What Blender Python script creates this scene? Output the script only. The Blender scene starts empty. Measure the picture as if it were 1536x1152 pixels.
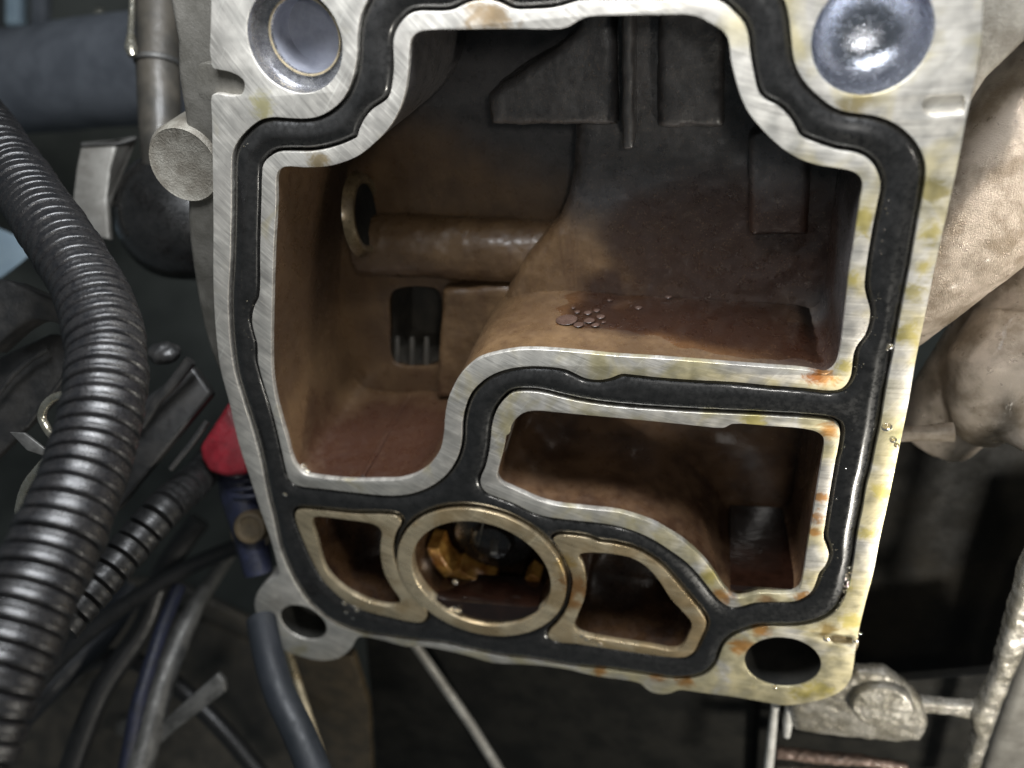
import bpy, bmesh, math, random
import numpy as np
from mathutils import Vector, Matrix, noise
random.seed(7)
scene = bpy.context.scene
COL = scene.collection
# ---------------------------------------------------------------- camera
# Photograph calibration: focal length in photo pixels and the vanishing point of the flange normal.
PW, PH, F = 1536.0, 1152.0, 1250.0
VPX, VPY = 1090.0, -235.0
n = Vector(((VPX-PW/2)/F, (VPY-PH/2)/F, 1.0)).normalized()      # into the engine, camera axes x right / y down / z forward
SL = 0.02
ex = Vector((1.0, SL, -(n.x+SL*n.y)/n.z)).normalized()
ez = -n
ey = ez.cross(ex)
P0 = Vector((0, 0, 200.0))                                       # flange plane crosses the optical axis 200 mm away
DN = n.dot(P0)
def to_local(Pc):
    d = Pc - P0
    return Vector((ex.dot(d), ey.dot(d), ez.dot(d)))
def ray(px, py): return Vector(((px-PW/2)/F, (py-PH/2)/F, 1.0))
def P(px, py, z=0.0):                                            # photo pixel -> point (mm) on the plane at height z over the flange face
    r = ray(px, py)
    return to_local(r*((DN - z)/n.dot(r)))
def CD(px, py, depth): return to_local(ray(px, py)*depth)        # photo pixel -> point (mm) at a distance
def depth_at(px, py, z=0.0):
    r = ray(px, py); return (DN - z)/n.dot(r)
def W(p): return Vector((p[0], -p[2], p[1]))*0.001               # flange frame (mm) -> world (m), flange upright
cl = W(to_local(Vector((0, 0, 0))))
rx = W(Vector((ex.x, ey.x, ez.x)))*1000; ry = W(Vector((ex.y, ey.y, ez.y)))*1000; rz = W(Vector((ex.z, ey.z, ez.z)))*1000
camd = bpy.data.cameras.new('camera'); cam = bpy.data.objects.new('camera', camd); COL.objects.link(cam)
M = Matrix(((rx.x, -ry.x, -rz.x, cl.x), (rx.y, -ry.y, -rz.y, cl.y), (rx.z, -ry.z, -rz.z, cl.z), (0, 0, 0, 1)))
cam.matrix_world = M
camd.sensor_width = 36; camd.lens = 36*F/PW; camd.clip_start = 0.005; camd.clip_end = 20
camd.dof.use_dof = True; camd.dof.aperture_fstop = 8.5
camd.dof.focus_distance = depth_at(960, 560)*0.001
scene.camera = cam
# ---------------------------------------------------------------- light
world = bpy.data.worlds.new('World'); scene.world = world; world.use_nodes = True
bg = world.node_tree.nodes['Background']; bg.inputs[0].default_value = (0.80, 0.93, 1.0, 1); bg.inputs[1].default_value = 0.09
def lamp(name, kind, loc, target, power, color, size=0.1, size_y=None):
    l = bpy.data.lights.new(name, kind); l.energy = power; l.color = color
    if kind == 'AREA':
        l.size = size
        if size_y: l.shape = 'RECTANGLE'; l.size_y = size_y
    else: l.shadow_soft_size = size
    o = bpy.data.objects.new(name, l); COL.objects.link(o)
    a = W(loc); b = W(target); o.location = a
    o.rotation_euler = (b-a).to_track_quat('-Z', 'Y').to_euler()
    return o
lamp('daylight_lamp', 'AREA', (16, 176, 47), (10, 60, 0), 1.0, (0.93, 0.96, 1.0), 0.15, 0.05)
lamp('torch_lamp', 'AREA', (182, -160, 120), (20, -60, 0), 0.38, (1.0, 0.95, 0.85), 0.03)
wl = lamp('bulge_fill_spot', 'SPOT', (215, 70, 40), (114, 34, -28), 2.3, (1.0, 0.93, 0.84), 0.012); wl.data.spot_size = math.radians(36); wl.data.spot_blend = .8  # unseen spot added to brighten the block bulge
lamp('front_fill_lamp', 'AREA', (100, 150, 260), (0, -20, 0), 0.17, (1.0, 0.97, 0.92), 0.03)  # unseen fill added on the camera side
vs = scene.view_settings
vs.view_transform = 'Standard'; vs.look = 'None'; vs.gamma = 1; vs.exposure = 0.0
# ---------------------------------------------------------------- object helpers
ORIG = {}
def meta(o, label=None, cat=None, group=None, kind=None):
    if label: o['label'] = label
    if cat: o['category'] = cat
    if group: o['group'] = group
    if kind: o['kind'] = kind
def thing(name, label, cat, loc, group=None):
    o = bpy.data.objects.new(name, None); COL.objects.link(o); o.empty_display_size = 0.01
    o.location = W(loc); ORIG[o] = W(loc); meta(o, label, cat, group); return o
class MB:
    def __init__(s): s.v = []; s.f = []
    def add(s, v, f):
        k = len(s.v); s.v += [tuple(p) for p in v]; s.f += [tuple(i+k for i in q) for q in f]; return s
    def mesh(s, name, ang=40):
        me = bpy.data.meshes.new(name); me.from_pydata([tuple(W(p)) for p in s.v], [], s.f); me.validate(); me.update()
        shade(me, ang); return me
def shade(me, ang=40):
    if ang:
        me.polygons.foreach_set('use_smooth', [True]*len(me.polygons)); me.set_sharp_from_angle(angle=math.radians(ang))
def put(name, me, m, parent=None):                               # link a world-space mesh as one object
    o = bpy.data.objects.new(name, me); COL.objects.link(o)
    me.materials.clear(); me.materials.append(m)
    if parent is not None:
        off = ORIG[parent]; me.transform(Matrix.Translation(-off)); o.parent = parent; ORIG[o] = off
    else:
        c = Vector((0, 0, 0))
        for v in me.vertices: c += v.co
        c /= max(1, len(me.vertices)); me.transform(Matrix.Translation(-c)); o.location = c; ORIG[o] = c
    return o
def part(name, mb, m, parent, ang=40): return put(name, mb.mesh(name, ang), m, parent)
def solo(name, mb, m, label, cat, group=None, ang=40):
    o = put(name, mb.mesh(name, ang), m); meta(o, label, cat, group); return o
# ---------------------------------------------------------------- shape helpers (flange frame, mm)
def spl(pts, k=4, closed=True):                                  # centripetal Catmull-Rom through points
    p = [Vector(q) for q in pts]; N = len(p); out = []
    for i in range(N if closed else N-1):
        if closed: a, b, c, d = p[i-1], p[i], p[(i+1) % N], p[(i+2) % N]
        else: a, b, c, d = p[max(i-1, 0)], p[i], p[i+1], p[min(i+2, N-1)]
        t0 = 0; t1 = t0+max(1e-4, (b-a).length)**.5; t2 = t1+max(1e-4, (c-b).length)**.5; t3 = t2+max(1e-4, (d-c).length)**.5
        for j in range(k):
            t = t1+(t2-t1)*j/k
            A1 = a*((t1-t)/(t1-t0))+b*((t-t0)/(t1-t0)) if t1 > t0 else b
            A2 = b*((t2-t)/(t2-t1))+c*((t-t1)/(t2-t1)); A3 = c*((t3-t)/(t3-t2))+d*((t-t2)/(t3-t2))
            B1 = A1*((t2-t)/(t2-t0))+A2*((t-t0)/(t2-t0)); B2 = A2*((t3-t)/(t3-t1))+A3*((t-t1)/(t3-t1))
            out.append(B1*((t2-t)/(t2-t1))+B2*((t-t1)/(t2-t1)))
    if not closed: out.append(p[-1])
    return out
def outl(px, z=0.0, k=3):                                        # traced outline -> xy outline in mm
    return [(q.x, q.y) for q in (P(a.x, a.y, z) for a in spl([(x, y) for x, y in px], k))]
def poly(px, z=0.0): return [(q.x, q.y) for q in (P(a, b, z) for a, b in px)]
def area2(o): return sum(o[i-1][0]*o[i][1]-o[i][0]*o[i-1][1] for i in range(len(o)))
def plate(outer, holes, z0, z1, bev=0.25, res=2):                # flat plate with holes and rounded rims
    cu = bpy.data.curves.new('tmp', 'CURVE'); cu.dimensions = '2D'; cu.fill_mode = 'BOTH'
    bev = min(bev, (z1-z0)*0.45)
    for i, o in enumerate([outer]+list(holes)):
        o = list(o)
        if (area2(o) > 0) != (i == 0): o.reverse()
        s = cu.splines.new('POLY'); s.points.add(len(o)-1); s.use_cyclic_u = True
        s.points.foreach_set('co', [c for p in o for c in (p[0], p[1], 0, 1)])
    cu.extrude = (z1-z0)/2-bev; cu.bevel_depth = bev; cu.bevel_resolution = res; cu.offset = -bev
    ob = bpy.data.objects.new('tmp', cu); COL.objects.link(ob)
    dg = bpy.context.evaluated_depsgraph_get(); dg.update()
    me = bpy.data.meshes.new_from_object(ob.evaluated_get(dg), depsgraph=dg)
    bm = bmesh.new(); bm.from_mesh(me); bmesh.ops.remove_doubles(bm, verts=bm.verts, dist=1e-4)
    bmesh.ops.recalc_face_normals(bm, faces=bm.faces)
    zc = (z0+z1)/2
    mb = MB(); bm.verts.index_update()
    mb.add([(v.co.x, v.co.y, v.co.z+zc) for v in bm.verts], [[v.index for v in f.verts] for f in bm.faces]); bm.free()
    bpy.data.objects.remove(ob); bpy.data.curves.remove(cu); bpy.data.meshes.remove(me)
    return mb
def wall(outline, z0, z1, draft=0.0, nz=10, jit=0.0, mb=None):   # loft of an outline into depth
    mb = mb or MB(); N = len(outline)
    cx = sum(p[0] for p in outline)/N; cy = sum(p[1] for p in outline)/N
    V = []; Fc = []
    for k in range(nz+1):
        t = k/nz; s = 1-draft*t
        for p in outline:
            j = noise.noise((p[0]*.15, p[1]*.15, t*3))*jit*t
            V.append((cx+(p[0]-cx)*s+j, cy+(p[1]-cy)*s+j, z0+(z1-z0)*t))
    for k in range(nz):
        for i in range(N):
            a = k*N+i; b = k*N+(i+1) % N; Fc.append((a, b, b+N, a+N))
    return mb.add(V, Fc)
def frame_of(t):
    t = t.normalized(); u = t.cross(Vector((0, 0, 1)) if abs(t.z) < .9 else Vector((1, 0, 0))).normalized(); return u, t.cross(u)
def sweep(pts, rad, seg=16, cap=True, mb=None, aspect=1.0):
    mb = mb or MB(); pts = [Vector(p) for p in pts]; N = len(pts)
    if not hasattr(rad, '__len__'): rad = [rad]*N
    V = []; Fc = []; u = None
    for i in range(N):
        t = (pts[min(i+1, N-1)]-pts[max(i-1, 0)]).normalized()
        if u is None: u, w = frame_of(t)
        else: u = (u-t*u.dot(t)).normalized(); w = t.cross(u)
        for j in range(seg):
            a = 2*math.pi*j/seg; V.append(pts[i]+(u*math.cos(a)+w*math.sin(a)*aspect)*rad[i])
    for i in range(N-1):
        for j in range(seg):
            a = i*seg+j; b = i*seg+(j+1) % seg; Fc.append((a, b, b+seg, a+seg))
    if cap: Fc += [tuple(range(seg))[::-1], tuple((N-1)*seg+j for j in range(seg))]
    return mb.add(V, Fc)
def lathe(c, axis, prof, seg=64, mb=None, a0=0.0, a1=2*math.pi):  # prof: (radius, distance along axis)
    mb = mb or MB(); c = Vector(c); axis = Vector(axis).normalized(); u, w = frame_of(axis); V = []; Fc = []
    full = abs(a1-a0-2*math.pi) < 1e-6; S = seg if full else seg+1
    for r, h in prof:
        for j in range(S):
            a = a0+(a1-a0)*j/seg; V.append(c+axis*h+(u*math.cos(a)+w*math.sin(a))*max(r, 1e-3))
    for i in range(len(prof)-1):
        for j in range(S if full else S-1):
            a = i*S+j; b = i*S+(j+1) % S; Fc.append((a, b, b+S, a+S))
    return mb.add(V, Fc)
def ball(c, r, seg=16, ring=10, mb=None):                         # r: radius or (rx, ry, rz)
    mb = mb or MB(); r = r if hasattr(r, '__len__') else (r, r, r); V = []; Fc = []
    for i in range(ring+1):
        th = math.pi*i/ring
        for j in range(seg):
            a = 2*math.pi*j/seg; V.append((c[0]+r[0]*math.sin(th)*math.cos(a), c[1]+r[1]*math.sin(th)*math.sin(a), c[2]+r[2]*math.cos(th)))
    for i in range(ring):
        for j in range(seg):
            a = i*seg+j; b = i*seg+(j+1) % seg; Fc.append((a, b, b+seg, a+seg))
    return mb.add(V, Fc)
def cast(mb, voxel, smooth=4, amp=0.0, sc=5.0, name='cast'):      # fuse overlapping solids into one sand-cast skin (mm)
    me = bpy.data.meshes.new('tmp'); me.from_pydata(mb.v, [], mb.f); me.update()
    bm = bmesh.new(); bm.from_mesh(me); bmesh.ops.remove_doubles(bm, verts=bm.verts, dist=1e-3); bmesh.ops.recalc_face_normals(bm, faces=bm.faces); bm.to_mesh(me); bm.free()
    ob = bpy.data.objects.new('tmp', me); COL.objects.link(ob)
    r = ob.modifiers.new('r', 'REMESH'); r.mode = 'VOXEL'; r.voxel_size = voxel
    s = ob.modifiers.new('s', 'SMOOTH'); s.iterations = smooth; s.factor = .5
    dg = bpy.context.evaluated_depsgraph_get(); dg.update()
    m2 = bpy.data.meshes.new_from_object(ob.evaluated_get(dg), depsgraph=dg)
    out = MB(); V = []
    for v in m2.vertices:
        p = v.co; d = noise.noise(p/sc)*amp+noise.noise(p/(sc*.3))*amp*.35
        V.append(p+v.normal*d)
    out.add(V, [tuple(f.vertices) for f in m2.polygons])
    bpy.data.objects.remove(ob); bpy.data.meshes.remove(me); bpy.data.meshes.remove(m2)
    return out
def circ(pts, z=0.0):                                             # circle through photo points lying on the plane z
    q = [P(a, b, z) for a, b in pts]
    A = np.array([[p.x, p.y, 1] for p in q]); b = np.array([p.x**2+p.y**2 for p in q])
    s = np.linalg.lstsq(A, b, rcond=None)[0]; c = (s[0]/2, s[1]/2); return c, math.sqrt(s[2]+c[0]**2+c[1]**2)
def ring_pts(c, r, N=96): return [(c[0]+r*math.cos(2*math.pi*i/N), c[1]+r*math.sin(2*math.pi*i/N)) for i in range(N)]
# ---------------------------------------------------------------- materials
class NT:
    def __init__(s, name):
        s.m = bpy.data.materials.new(name); s.m.use_nodes = True; s.t = s.m.node_tree; s.b = s.t.nodes['Principled BSDF']
        g = s.n('ShaderNodeNewGeometry'); v = s.n('ShaderNodeVectorMath'); v.operation = 'SCALE'; v.inputs['Scale'].default_value = 1000
        s.l(g.outputs['Position'], v.inputs[0]); s.pos = v.outputs[0]
    def n(s, k): return s.t.nodes.new(k)
    def l(s, a, b): s.t.links.new(a, b)
    def noise(s, scale, detail=4, rough=.6, vec=None, dist=0):
        x = s.n('ShaderNodeTexNoise'); x.inputs['Scale'].default_value = scale; x.inputs['Detail'].default_value = detail
        x.inputs['Roughness'].default_value = rough; x.inputs['Distortion'].default_value = dist; s.l(vec or s.pos, x.inputs['Vector']); return x.outputs[0]
    def ramp(s, f, lo, hi, a=0.0, b=1.0):
        x = s.n('ShaderNodeMapRange'); x.interpolation_type = 'SMOOTHSTEP'
        for i, val in ((1, lo), (2, hi), (3, a), (4, b)): x.inputs[i].default_value = val
        s.l(f, x.inputs[0]); return x.outputs[0]
    def mix(s, f, a, b):
        x = s.n('ShaderNodeMix'); x.data_type = 'RGBA'
        for sock, val in ((x.inputs[0], f), (x.inputs[6], a), (x.inputs[7], b)):
            if hasattr(val, 'is_linked'): s.l(val, sock)
            else: sock.default_value = val if not hasattr(val, '__len__') else (*val[:3], 1)
        return x.outputs[2]
    def math(s, op, a, b=None):
        x = s.n('ShaderNodeMath'); x.operation = op
        for sock, val in ((x.inputs[0], a), (x.inputs[1], b)):
            if val is None: continue
            if hasattr(val, 'is_linked'): s.l(val, sock)
            else: sock.default_value = val
        return x.outputs[0]
    def stretch(s, ang, sx, sy):                                  # direction-stretched coordinates in the flange plane
        r = s.n('ShaderNodeVectorRotate'); r.rotation_type = 'Y_AXIS'; r.inputs['Angle'].default_value = math.radians(ang); s.l(s.pos, r.inputs[0])
        m = s.n('ShaderNodeVectorMath'); m.operation = 'MULTIPLY'; m.inputs[1].default_value = (sx, 1, sy); s.l(r.outputs[0], m.inputs[0]); return m.outputs[0]
    def bump(s, h, dist, strength=1.0, prev=None):
        x = s.n('ShaderNodeBump'); x.inputs['Strength'].default_value = strength; x.inputs['Distance'].default_value = dist*0.001
        s.l(h, x.inputs['Height'])
        if prev: s.l(prev, x.inputs['Normal'])
        return x.outputs[0]
    def set(s, **k):
        for a, v in k.items():
            sock = s.b.inputs[a.replace('_', ' ')]
            if hasattr(v, 'is_linked'): s.l(v, sock)
            else: sock.default_value = (*v, 1) if hasattr(v, '__len__') and len(v) == 3 else v
        return s
def simple(name, c1, c2, scale=.2, rough=.5, metal=0.0, bump=0.05, bscale=2.0, coat=0.0, spec=.5, rv=.12):
    t = NT(name); f = t.ramp(t.noise(scale, 5), .35, .65); r = t.ramp(t.noise(scale*3, 4), .3, .7, max(.03, rough-rv), min(1, rough+rv))
    t.set(Base_Color=t.mix(f, c1, c2), Roughness=r, Metallic=metal, Specular_IOR_Level=spec, Coat_Weight=coat, Coat_Roughness=.12)
    if bump: t.set(Normal=t.bump(t.noise(bscale, 6, .65), bump))
    return t.m
def machined(name, base, grey, film, film_lo, spots=(), rough=.43, metal=.74):
    t = NT(name)
    # milling marks: arcs swept round a far cutter centre
    v = t.n('ShaderNodeVectorMath'); v.operation = 'DISTANCE'; t.l(t.pos, v.inputs[0]); v.inputs[1].default_value = (85, 0, 153)
    cb = t.n('ShaderNodeCombineXYZ'); t.l(v.outputs['Value'], cb.inputs[0])
    sep = t.n('ShaderNodeSeparateXYZ'); t.l(t.pos, sep.inputs[0])
    t.l(t.math('MULTIPLY', t.math('SUBTRACT', sep.outputs[0], sep.outputs[2]), .035), cb.inputs[1])
    arcs = t.noise(1.5, 4, .75, cb.outputs[0]); wide = t.noise(.28, 3, .6, cb.outputs[0]); scr = t.noise(1.0, 3, .6, t.stretch(52, .035, 1.5))
    blotch = t.noise(.03, 2, .5); fine = t.noise(.25, 3, .5)
    c = t.mix(t.ramp(blotch, .3, .7), base, grey)
    c = t.mix(t.math('MULTIPLY', t.ramp(wide, .48, .62, 0, .5), t.ramp(t.noise(.09, 3, .5), .45, .62)), c, tuple(x*.55 for x in grey))
    c = t.mix(t.ramp(arcs, .52, .64, 0, .55), c, tuple(min(1, x*1.35) for x in base)); c = t.mix(t.ramp(arcs, .47, .36, 0, .5), c, tuple(x*.55 for x in grey))
    c = t.mix(t.ramp(scr, .60, .68, 0, .32), c, tuple(min(1, x*1.4) for x in base))
    # oil film, blotchy, thicker to the lower right where the oil ran
    reg = t.math('ADD', t.math('MULTIPLY', sep.outputs[0], .0016), t.math('MULTIPLY', sep.outputs[2], -.0011))
    fn = t.math('ADD', t.noise(.075, 3, .55, dist=.8), reg)
    film_f = t.ramp(fn, film_lo, film_lo+.24, 0, .62)
    c = t.mix(film_f, c, film)
    c = t.mix(t.math('MULTIPLY', film_f, t.ramp(t.noise(.20, 3, .6, dist=.8), .52, .70, 0, .5)), c, tuple(x*.55 for x in film))
    wob = t.math('SUBTRACT', t.noise(.22, 5, .7, dist=1.0), .5)
    for (px, py, rad, col) in spots:
        w = W(P(px, py)); v = t.n('ShaderNodeVectorMath'); v.operation = 'DISTANCE'; t.l(t.pos, v.inputs[0]); v.inputs[1].default_value = tuple(w*1000)
        d = t.math('ADD', v.outputs['Value'], t.math('MULTIPLY', wob, rad*3.2))
        k = t.ramp(d, rad*.25, rad*1.25, .85, 0); c = t.mix(k, c, col)
    nb = t.bump(arcs, .03); nb = t.bump(scr, .02, prev=nb); pass
    t.set(Base_Color=c, Roughness=t.ramp(fine, .3, .7, rough-.1, rough+.12), Metallic=metal, Normal=nb, Coat_Weight=t.math('MULTIPLY', film_f, .8), Coat_Roughness=.10)
    return t.m
OR, YE, BR = (.46, .20, .03), (.50, .42, .12), (.24, .13, .05)
SP = [(1235, 568, 3.2, OR), (1266, 548, 2.2, YE), (1222, 566, 2, (.3, .1, .02)), (1244, 645, 2.6, OR), (1230, 745, 2.2, OR), (1226, 775, 2.4, OR), (1222, 800, 2.0, OR),
      (1112, 968, 3.6, OR), (1140, 945, 2.8, OR), (1030, 1022, 3, OR), (985, 1014, 2.6, OR), (900, 1008, 2.2, OR), (1240, 945, 3, (.30, .2, .05)), (1276, 930, 3, YE), (1228, 1035, 4, YE), (1262, 880, 3.4, YE),
      (1200, 1040, 3, YE), (1085, 895, 3.2, OR), (1062, 866, 2.6, YE), (1150, 900, 2.6, BR), (1205, 896, 2.4, OR), (725, 22, 4.5, (.33, .24, .14)), (745, 25, 4, (.33, .24, .14)), (475, 243, 3, (.32, .24, .12)),
      (1360, 500, 3.2, YE), (1372, 440, 2.6, (.42, .36, .14)), (1385, 400, 2.2, YE), (1395, 350, 2.4, YE), (1400, 285, 3, (.36, .3, .1)), (1290, 330, 3.4, YE), (1278, 420, 2, YE),
      (1350, 655, 3.6, (.4, .38, .2)), (1322, 740, 2.6, YE), (1300, 800, 2.6, YE), (1285, 150, 3.2, (.42, .34, .16)), (395, 158, 3, (.55, .5, .25)), (1010, 860, 1.6, YE), (1130, 630, 3, YE)]
m_mach = machined('machined_aluminium', (.74, .71, .645), (.58, .55, .50), (.60, .51, .22), .50, SP)
m_ring = machined('oiled_machined_aluminium', (.74, .62, .42), (.56, .46, .30), (.42, .28, .12), .47, [(865, 880, 5, (.34, .16, .05)), (860, 905, 3, (.38, .18, .05)), (850, 845, 3, (.45, .3, .1))], rough=.32)
def cavity_mat(name, grey=True):
    t = NT(name)
    sep = t.n('ShaderNodeSeparateXYZ'); t.l(t.pos, sep.inputs[0])
    c = t.mix(t.ramp(t.noise(.06, 5, .7), .35, .65), (.140, .085, .042), (.082, .048, .024))
    st = t.n('ShaderNodeVectorMath'); st.operation = 'MULTIPLY'; st.inputs[1].default_value = (.5, .5, .05); t.l(t.pos, st.inputs[0])
    c = t.mix(t.ramp(t.noise(1.0, 5, .65, st.outputs[0]), .5, .7, 0, .5), c, (.060, .030, .016))                     # oil runs
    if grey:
        up = t.ramp(t.math('ADD', t.math('ADD', sep.outputs[2], t.math('MULTIPLY', sep.outputs[0], .5)), t.math('MULTIPLY', t.noise(.08, 3), 12)), 32, 52)   # grey above and to the right, oil-browned below
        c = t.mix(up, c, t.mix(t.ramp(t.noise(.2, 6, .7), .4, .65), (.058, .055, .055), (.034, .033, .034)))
    v = t.n('ShaderNodeVectorMath'); v.operation = 'DISTANCE'; t.l(t.pos, v.inputs[0]); v.inputs[1].default_value = tuple(W(P(585, 690, -16))*1000)
    wet = t.ramp(t.math('ADD', v.outputs['Value'], t.math('MULTIPLY', t.noise(.15, 5, .7), 16)), 26, 42, .92, 0)      # oil left lying in the lower corner
    c = t.mix(wet, c, (.036, .014, .009))
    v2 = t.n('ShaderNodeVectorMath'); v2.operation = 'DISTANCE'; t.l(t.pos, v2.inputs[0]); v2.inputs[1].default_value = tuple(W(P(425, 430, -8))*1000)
    wall_dim = t.ramp(t.math('ADD', v2.outputs['Value'], t.math('MULTIPLY', t.noise(.10, 5, .7), 22)), 28, 60, .75, 0)    # brown spot painted to dim the lamp-lit left wall
    c = t.mix(wall_dim, c, (.050, .030, .018))
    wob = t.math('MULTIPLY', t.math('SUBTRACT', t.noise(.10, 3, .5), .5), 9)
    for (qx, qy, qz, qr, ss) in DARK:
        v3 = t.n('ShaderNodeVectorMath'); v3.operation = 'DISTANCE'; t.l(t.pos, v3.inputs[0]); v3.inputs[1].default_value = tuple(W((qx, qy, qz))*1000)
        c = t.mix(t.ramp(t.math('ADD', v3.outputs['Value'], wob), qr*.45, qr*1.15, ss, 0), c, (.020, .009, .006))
    grain = t.noise(2.6, 4, .75); c = t.mix(t.ramp(grain, .56, .72, 0, .5), c, (.26, .17, .09))
    nb = t.bump(grain, .10); nb = t.bump(t.noise(.5, 4, .6), .06, prev=nb)
    t.set(Base_Color=c, Roughness=t.ramp(t.noise(.3, 5, .7), .3, .7, .22, .48), Normal=nb, Coat_Weight=.4, Coat_Roughness=.24, Specular_IOR_Level=.5); return t.m
DARK = [(P(px, 535).x, P(px, py0).y, z, r, .93) for px, py0, z, r in ((880, 528, -19, 9), (940, 530, -18, 10), (1010, 534, -19, 11), (1090, 542, -17, 12), (1170, 548, -15, 13), (1235, 555, -12, 13), (1000, 534, -30, 14), (1120, 545, -30, 16), (890, 528, -30, 9), (960, 440, -31, 14), (1060, 430, -31, 18), (1160, 440, -31, 18), (1250, 450, -31, 16))]  # floor oil; the entries on the inner step paint in shade
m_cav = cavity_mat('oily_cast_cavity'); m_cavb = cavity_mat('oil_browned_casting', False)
m_hump = simple('dull_grey_casting', (.056, .051, .049), (.036, .032, .030), .09, .50, 0, .10, 1.6, coat=.15, spec=.4)
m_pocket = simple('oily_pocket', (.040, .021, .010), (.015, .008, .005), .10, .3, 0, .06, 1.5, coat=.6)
m_cast_void = simple('void_side_casting', (.026, .022, .016), (.011, .0105, .009), .035, .65, 0, .2, .5, spec=.2)  # darkened to stand in for the unlit void beside the block
m_mid = simple('brown_oily_casting', (.105, .060, .032), (.040, .020, .011), .10, .36, 0, .12, 2.4, coat=.5)
m_void = simple('black_void_casting', (.022, .021, .018), (.011, .011, .010), .07, .7, 0, .08, .8, spec=.15)  # near-black paints in the shade of holes and gaps
m_cast = simple('sand_cast_aluminium', (.56, .48, .40), (.25, .20, .145), .11, .38, .35, .55, 3.2, coat=.08)
m_cast_grey = simple('grey_cast_aluminium', (.27, .26, .235), (.19, .18, .16), .15, .5, .3, .09, 1.8)
m_boss = simple('rough_boss_casting', (.25, .235, .20), (.15, .135, .11), .2, .55, .2, .30, 1.6)
m_oilblk = simple('oil_black_metal', (.010, .008, .007), (.006, .005, .004), .3, .25, 0, .05, 1.2, coat=.4)
m_rail = simple('bright_wet_rail', (.80, .79, .76), (.6, .59, .55), .3, .3, .1, .05, 1.5, coat=.6)
m_body = simple('grimy_grey_casting', (.15, .142, .125), (.085, .08, .068), .10, .5, .25, .14, 1.5)
m_cast_dark = simple('dark_oily_casting', (.085, .075, .06), (.045, .042, .036), .1, .5, .1, .10, 1.2, coat=.1)
m_rust = simple('rusty_brown_ledge', (.22, .15, .12), (.12, .08, .06), .3, .35, .2, .2, 1.6, coat=.5)
m_wet = simple('wet_oily_casting', (.40, .375, .325), (.22, .20, .155), .14, .24, .35, .22, 1.6, coat=.8)
m_bore = simple('bored_metal', (.42, .42, .43), (.27, .27, .29), .3, .25, .85, .05, 1.4)
m_bore_dk = simple('deep_bore_metal', (.34, .35, .40), (.22, .23, .27), .12, .45, .3, .03, 1.0)
m_polish = simple('polished_bore', (.62, .64, .70), (.45, .47, .53), .25, .20, .95, .16, .7)
m_rub = simple('black_rubber', (.015, .0145, .014), (.009, .0088, .0085), .3, .32, 0, 0, 2.5, coat=.5, spec=.5)
m_hose = simple('ribbed_black_plastic', (.008, .008, .009), (.016, .015, .015), .5, .32, 0, .12, 1.3, coat=.15)
m_hose2 = simple('thin_black_plastic', (.008, .008, .008), (.013, .013, .013), .25, .45, 0, .04, 1.6, coat=.05)
m_dim = simple('dim_blue_rubber', (.020, .023, .029), (.013, .016, .020), .06, .55, 0, .03, 1)
m_plas = simple('dirty_black_plastic', (.018, .018, .018), (.034, .032, .030), .15, .42, 0, .10, 1.4, coat=.15)
m_steel = simple('dull_steel', (.15, .148, .14), (.08, .079, .075), .2, .48, .5, .08, 1.6)
m_wire = simple('spring_wire', (.62, .59, .50), (.5, .46, .36), .5, .25, .9, .01)
m_blue = simple('blue_grey_rubber', (.15, .163, .185), (.10, .11, .128), .06, .5, 0, .03, 1)  # base lightened to stand in for haze at the upper left
m_red = simple('red_plastic', (.27, .017, .028), (.16, .012, .018), .2, .45, 0, .03, 1.5)
m_nblue = simple('navy_plastic', (.016, .019, .042), (.011, .013, .024), .3, .5, 0, .05, 1.5)
m_pale = simple('pale_blue_sheet', (.40, .52, .60), (.34, .45, .54), .1, .5, 0, .02, 1)
m_brown = simple('oily_brown_panel', (.085, .062, .035), (.05, .038, .022), .12, .45, .1, .06, 1.5, coat=.3)
m_brass = simple('oiled_bore_lip', (.20, .15, .08), (.12, .085, .045), .3, .35, .4, .05, 1.5, coat=.3)
m_gold = simple('amber_valve_metal', (.50, .28, .07), (.22, .085, .015), .18, .30, .35, .06, 1.2, coat=.7)
m_bay = simple('engine_bay_dark', (.085, .092, .082), (.045, .050, .045), .02, .7, 0, .0)
def oil(name, c):
    t = NT(name); t.set(Base_Color=t.mix(t.ramp(t.noise(.2, 3), .35, .65), c, tuple(x*.6 for x in c)), Roughness=.05, Specular_IOR_Level=.6, Normal=t.bump(t.noise(.25, 2), .08), Coat_Weight=.3); return t.m
m_oil = oil('dark_engine_oil', (.012, .005, .003)); m_oil.node_tree.nodes['Principled BSDF'].inputs['Roughness'].default_value = .12
m_oil2 = oil('brown_engine_oil', (.055, .020, .010))
def droplet_mat():
    t = NT('oil_droplet'); t.set(Base_Color=(.9, .78, .55), Roughness=.03, Transmission_Weight=.9, IOR=1.5); return t.m
m_drop = droplet_mat()
def film_mat():
    t = NT('clear_oil_film'); tr = t.n('ShaderNodeBsdfTransparent'); tr.inputs[0].default_value = (.93, .84, .76, 1)
    gl = t.n('ShaderNodeBsdfGlossy'); gl.inputs['Roughness'].default_value = .16; fr = t.n('ShaderNodeFresnel'); fr.inputs[0].default_value = 1.47
    nb = t.bump(t.noise(.05, 1), .10); t.l(nb, gl.inputs['Normal']); t.l(nb, fr.inputs['Normal'])
    mx = t.n('ShaderNodeMixShader'); t.l(fr.outputs[0], mx.inputs[0]); t.l(tr.outputs[0], mx.inputs[1]); t.l(gl.outputs[0], mx.inputs[2])
    t.l(mx.outputs[0], t.t.nodes['Material Output'].inputs['Surface']); return t.m
m_film = film_mat()
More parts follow.
